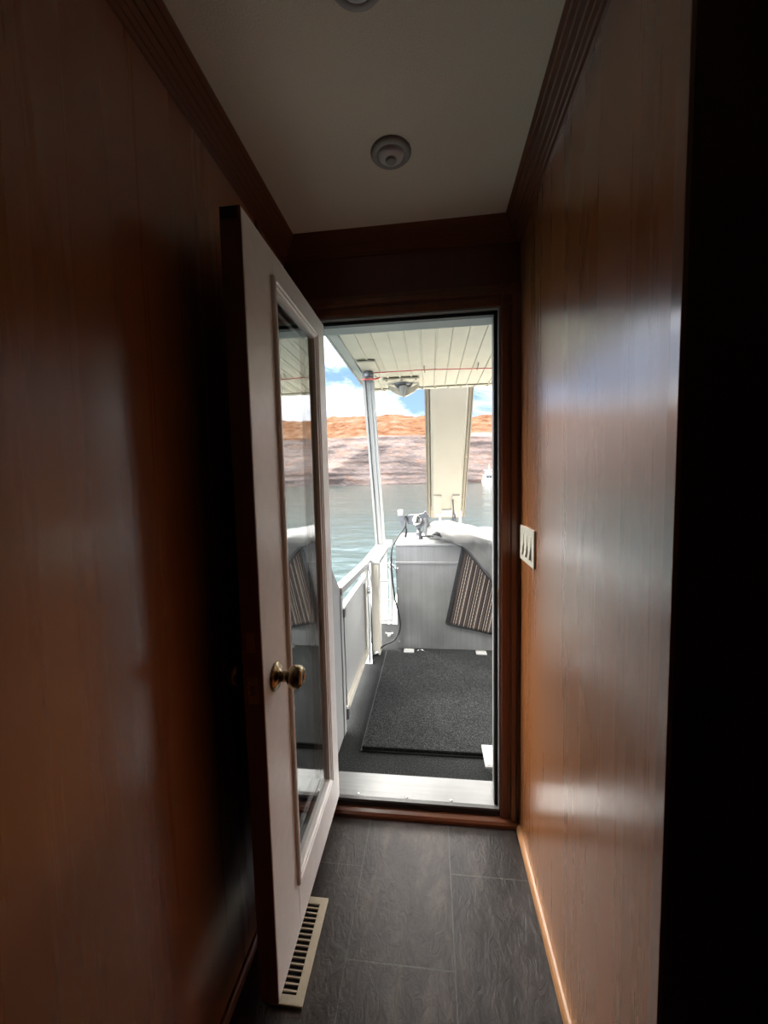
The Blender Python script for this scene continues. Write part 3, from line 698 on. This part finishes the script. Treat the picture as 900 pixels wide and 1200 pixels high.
for hx in (-.035, .345):
    hk = mk('cord_hook', 'rust', lambda b: tube(b, smooth_path([(hx, 2.90, RZ-.010), (hx, 2.93, RZ-.022), (hx+.004, 3.0, RZ-.026), (hx+.006, 3.06, RZ-.012)]), .0035, 8), smooth=True, origin=(hx, 2.97, RZ-.012))
    tag(hk, 'small brown hook holding the red cord, %s' % ('the one left of the slide, nearer the pole' if hx < 0 else 'the one above the slide, farther from the pole'), 'hook', 'hooks for the red cord')
# roof lamp fixture
rf = thing('canopy_lamp', (-.22, 3.32, RZ), 'winged white lamp fixture on a bolted plate under the canopy edge', 'lamp')
mk('mounting_plate', 'cream', lambda b: box(b, -.365, -.080, 3.19, 3.45, RZ-.022, RZ-.009, .003), rf)
mk('mounting_disc', 'grey_metal', lambda b: lathe(b, [(.075, -.022), (.075, -.032), (.060, -.045), (.03, -.052), (0, -.052)], (-.212, 3.34, RZ), 'Z', 32), rf, True)
for s in (-1, 1):
    def wing(b):
        P = [(0.012, -.045), (.045, -.062), (.10, -.040), (.130, -.030), (.118, -.062), (.085, -.092), (.045, -.112), (.006, -.128)]
        prism(b, [(-.212+s*x, RZ+z) for x, z in P], 3.32, 3.36, 'Y')
    mk('wing', 'cream', wing, rf)
mk('cone', 'white_ext', lambda b: lathe(b, [(.034, -.050), (.034, -.070), (.012, -.120), (.003, -.142), (0, -.142)], (-.212, 3.30, RZ), 'Z', 20), rf, True)
for bx_, by_ in ((-.34, 3.21), (-.22, 3.205), (-.105, 3.205), (-.34, 3.43), (-.105, 3.43)):
    mk('bolt', 'rust', lambda b: lathe(b, [(.008, -.022), (.008, -.026), (0, -.029)], (bx_, by_, RZ), 'Z', 10), rf, True)

# ---- water slide
sl = thing('water_slide', (.2, 4.7, -.34), 'cream fibreglass water slide seen from below, sloping from the upper deck', 'slide')
A = Vector((.0, 3.78, 2.52)); B = Vector((.0, 5.35, .735)); T = (B-A).normalized(); N = Vector((1, 0, 0)).cross(T)   # N: toward lower side?
if N.z > 0: N = -N
def sweep(b, prof, s0, s1, n=14):
    rings = []
    for i in range(n+1):
        s = s0+(s1-s0)*i/n; c = A+(B-A)*s
        rings.append([b.verts.new(c+Vector((x, 0, 0))+N*h) for x, h in prof])
    k_ = len(prof)
    for a, d in zip(rings, rings[1:]):
        for k in range(k_): b.faces.new((a[k], a[(k+1) % k_], d[(k+1) % k_], d[k]))
    b.faces.new(rings[0][::-1]); b.faces.new(rings[-1])
sx0, sx1 = -.052, .448
mk('trough', 'slide', lambda b: sweep(b, [(sx0+.055, -.02), (sx0+.062, .055), (sx0+.085, .075), (sx1-.085, .075), (sx1-.062, .055), (sx1-.055, -.02), (sx1-.068, -.02), (sx1-.075, .045), (sx1-.09, .060), (sx0+.09, .060), (sx0+.075, .045), (sx0+.068, -.02)], 0, .93), sl)
for q0, q1, s in ((sx0, sx0+.062, 1), (sx1-.062, sx1, -1)):
    mk('rim', 'slide_rim', lambda b: sweep(b, [(q0, -.022), (q0, .004), (q0+.012, .012), (q0+.020, -.006), (q1-.020, -.006), (q1-.012, .006), (q1, -.010), (q1, -.022)], 0, 1.0), sl)
mk('exit_lip', 'slide_rim', lambda b: sweep(b, [(sx0+.05, -.010), (sx0+.05, .010), (sx1-.05, .010), (sx1-.05, -.010)], .90, 1.0), sl)
for q0 in (sx0+.085, sx1-.185):
    mk('stiffener', 'slide', lambda b: sweep(b, [(q0, .07), (q0, .10), (q0+.10, .10), (q0+.10, .07)], .80, .925), sl)
mk('underframe', 'alu', lambda b: sweep(b, [(sx0+.10, .076), (sx0+.10, .088), (sx1-.10, .088), (sx1-.10, .076)], .905, .955), sl)
for lx in (.115, .375):
    mk('leg', 'white_ext', lambda b: box(b, lx-.016, lx+.016, 5.16, 5.19, -.34, .83), sl)
for s in (.55, .83):
    c = A+(B-A)*s+Vector((sx1-.05, 0, 0))
    mk('hook', 'rust', lambda b: tube(b, smooth_path([c+N*.02, c+N*.03+Vector((.012, 0, -.03)), c+N*.03+Vector((.03, 0, -.035))]), .005), sl)
rp = thing('tie_rope', (.27, 5.0, 0), 'dark rope knotted and hanging below the end of the slide', 'rope')
for i, pts in enumerate(([(.27, 5.0, .99), (.275, 4.99, .85), (.262, 4.98, .70), (.262, 4.98, .50)], [(.275, 4.99, .99), (.285, 4.98, .80), (.305, 4.98, .74), (.31, 4.98, .50)], [(.275, 4.985, .82), (.30, 4.98, .80), (.30, 4.98, .76), (.28, 4.98, .75), (.275, 4.985, .50)])):
    mk('strand', 'black', lambda b: tube(b, smooth_path(pts), .0065, 8), rp, True)

# ---- lake, cliffs, far boat
def lake(b):
    xs = [-900, -300, -100, -30, -8, 0, 8, 30, 100, 300, 900]; ys = [-60, -10, 2, 8, 20, 50, 100, 200, 320]
    g = [[b.verts.new((x, y, -.68)) for y in ys] for x in xs]
    for i in range(len(xs)-1):
        for j in range(len(ys)-1): b.faces.new((g[i][j], g[i+1][j], g[i+1][j+1], g[i][j+1]))
    # wind ripples, denser close to the boat
    nr, ncol = 330, 330; rows = []
    for j in range(nr+1):
        y = 4.0*(50.0**(j/nr)); row = []
        for i in range(ncol+1):
            x = y*(-.95+1.45*i/ncol)
            k = min(1.0, 4.0/(y*.25+1))
            z = .030*noise.noise(Vector((x*1.1+y*.25, y*2.3, 0)))+.020*noise.noise(Vector((x*3.2, y*6.0-x*.8, 3)))*k+.008*noise.noise(Vector((x*8, y*14, 7)))*k
            z += .055*noise.noise(Vector((x*.35, y*.8, 11)))+.10*noise.noise(Vector((x*.1, y*.2, 17)))*min(1, y/60)
            row.append(b.verts.new((x, y, -.60+z*.45)))
        rows.append(row)
    for a, d in zip(rows, rows[1:]):
        for i in range(ncol): b.faces.new((a[i], a[i+1], d[i+1], d[i]))
struct('lake_water', 'water', lake, 'rippled grey-green lake water behind the boat', 'water', smooth=True)
def cliffs(b):
    nx, nv = 420, 84; rows = []
    for i in range(nx+1):
        x = -330+620*i/nx; row = []
        base = 205+14*noise.noise(Vector((x*.012, 0, 3)))+4*noise.noise(Vector((x*.05, 2, 0)))
        wallh = 24+3.0*noise.noise(Vector((x*.02, 5, 1)))+1.5*noise.noise(Vector((x*.07, 1, 1)))
        toph = 37.0+2.5*noise.noise(Vector((x*.011, 9, 4)))+1.6*noise.noise(Vector((x*.06, 9, 7)))
        for j in range(nv+1):
            t = j/nv
            if t < .62:
                s = t/.62; z = -1.5+(wallh+1.5)*s; y = base+5*s**2
                y += .5*noise.noise(Vector((x*.03, 0, z*.55)))+.35*noise.noise(Vector((x*.12, 0, z*.6)))
                y += 3.5*noise.noise(Vector((x*.035+.05*z, 1.7, z*.06)))
                # slanting buttress
                c = x-(-62+1.5*z)
                y -= 4.0*max(0, 1-abs(c)/13)*(1-s*.5)
                c = x-(-24+.5*z); y -= 2.5*max(0, 1-abs(c)/10)*(1-s*.4)
            else:
                s = (t-.62)/.38; y = base+5+46*s; z = wallh+(toph*(y/225)-wallh)*sin(s*pi/2)**.8
                z += (1.5*noise.noise(Vector((x*.06, y*.06, 0)))+.7*noise.noise(Vector((x*.2, y*.2, 4))))*min(1, s*4)
                st = .9; z = z*.55+.45*(round(z/st)*st+.0)
            row.append(b.verts.new((x, y, z)))
        row.append(b.verts.new((x, 300, toph*.6)))
        rows.append(row)
    for a, d in zip(rows, rows[1:]):
        for k in range(len(a)-1): b.faces.new((a[k], d[k], d[k+1], a[k+1]))
struct('cliffs', 'cliff', cliffs, 'banded sandstone cliff with orange domes across the lake', 'cliff', smooth=True)
fb = thing('houseboat', (27, 188, -.6), 'tiny white houseboat moored at the foot of the cliff on the right', 'boat')
def fbb(x0, x1, z0, z1, y0=186, y1=196): return lambda b: box(b, 27+x0, 27+x1, y0, y1, z0, z1, .08)
mk('hull', 'white_ext', fbb(-2.4, 2.4, -.6, .9), fb); mk('lower_cabin', 'white_ext', fbb(-2.0, 2.0, .9, 3.1, 188, 195), fb)
mk('upper_deck', 'white_ext', fbb(-2.3, 2.3, 3.1, 3.4), fb); mk('upper_cabin', 'white_ext', fbb(-1.2, 1.2, 3.4, 5.2, 189, 193), fb)
mk('canopy', 'white_ext', fbb(-1.9, 1.9, 5.2, 5.45, 187.5, 194), fb)
for wx in (-1.2, 0.1): mk('cabin_window', 'black', lambda b: box(b, 27+wx, 27+wx+1.0, 187.95, 188.02, 1.6, 2.5), fb)
mk('mast', 'white_ext', lambda b: tube(b, [(27.3, 190, 5.4), (27.3, 190, 8.2)], .12, 8), fb)
for s in (-1, 1): mk('deck_post', 'white_ext', lambda b: tube(b, [(27+s*1.8, 187.7, 3.4), (27+s*1.8, 187.7, 5.2)], .08, 6), fb)
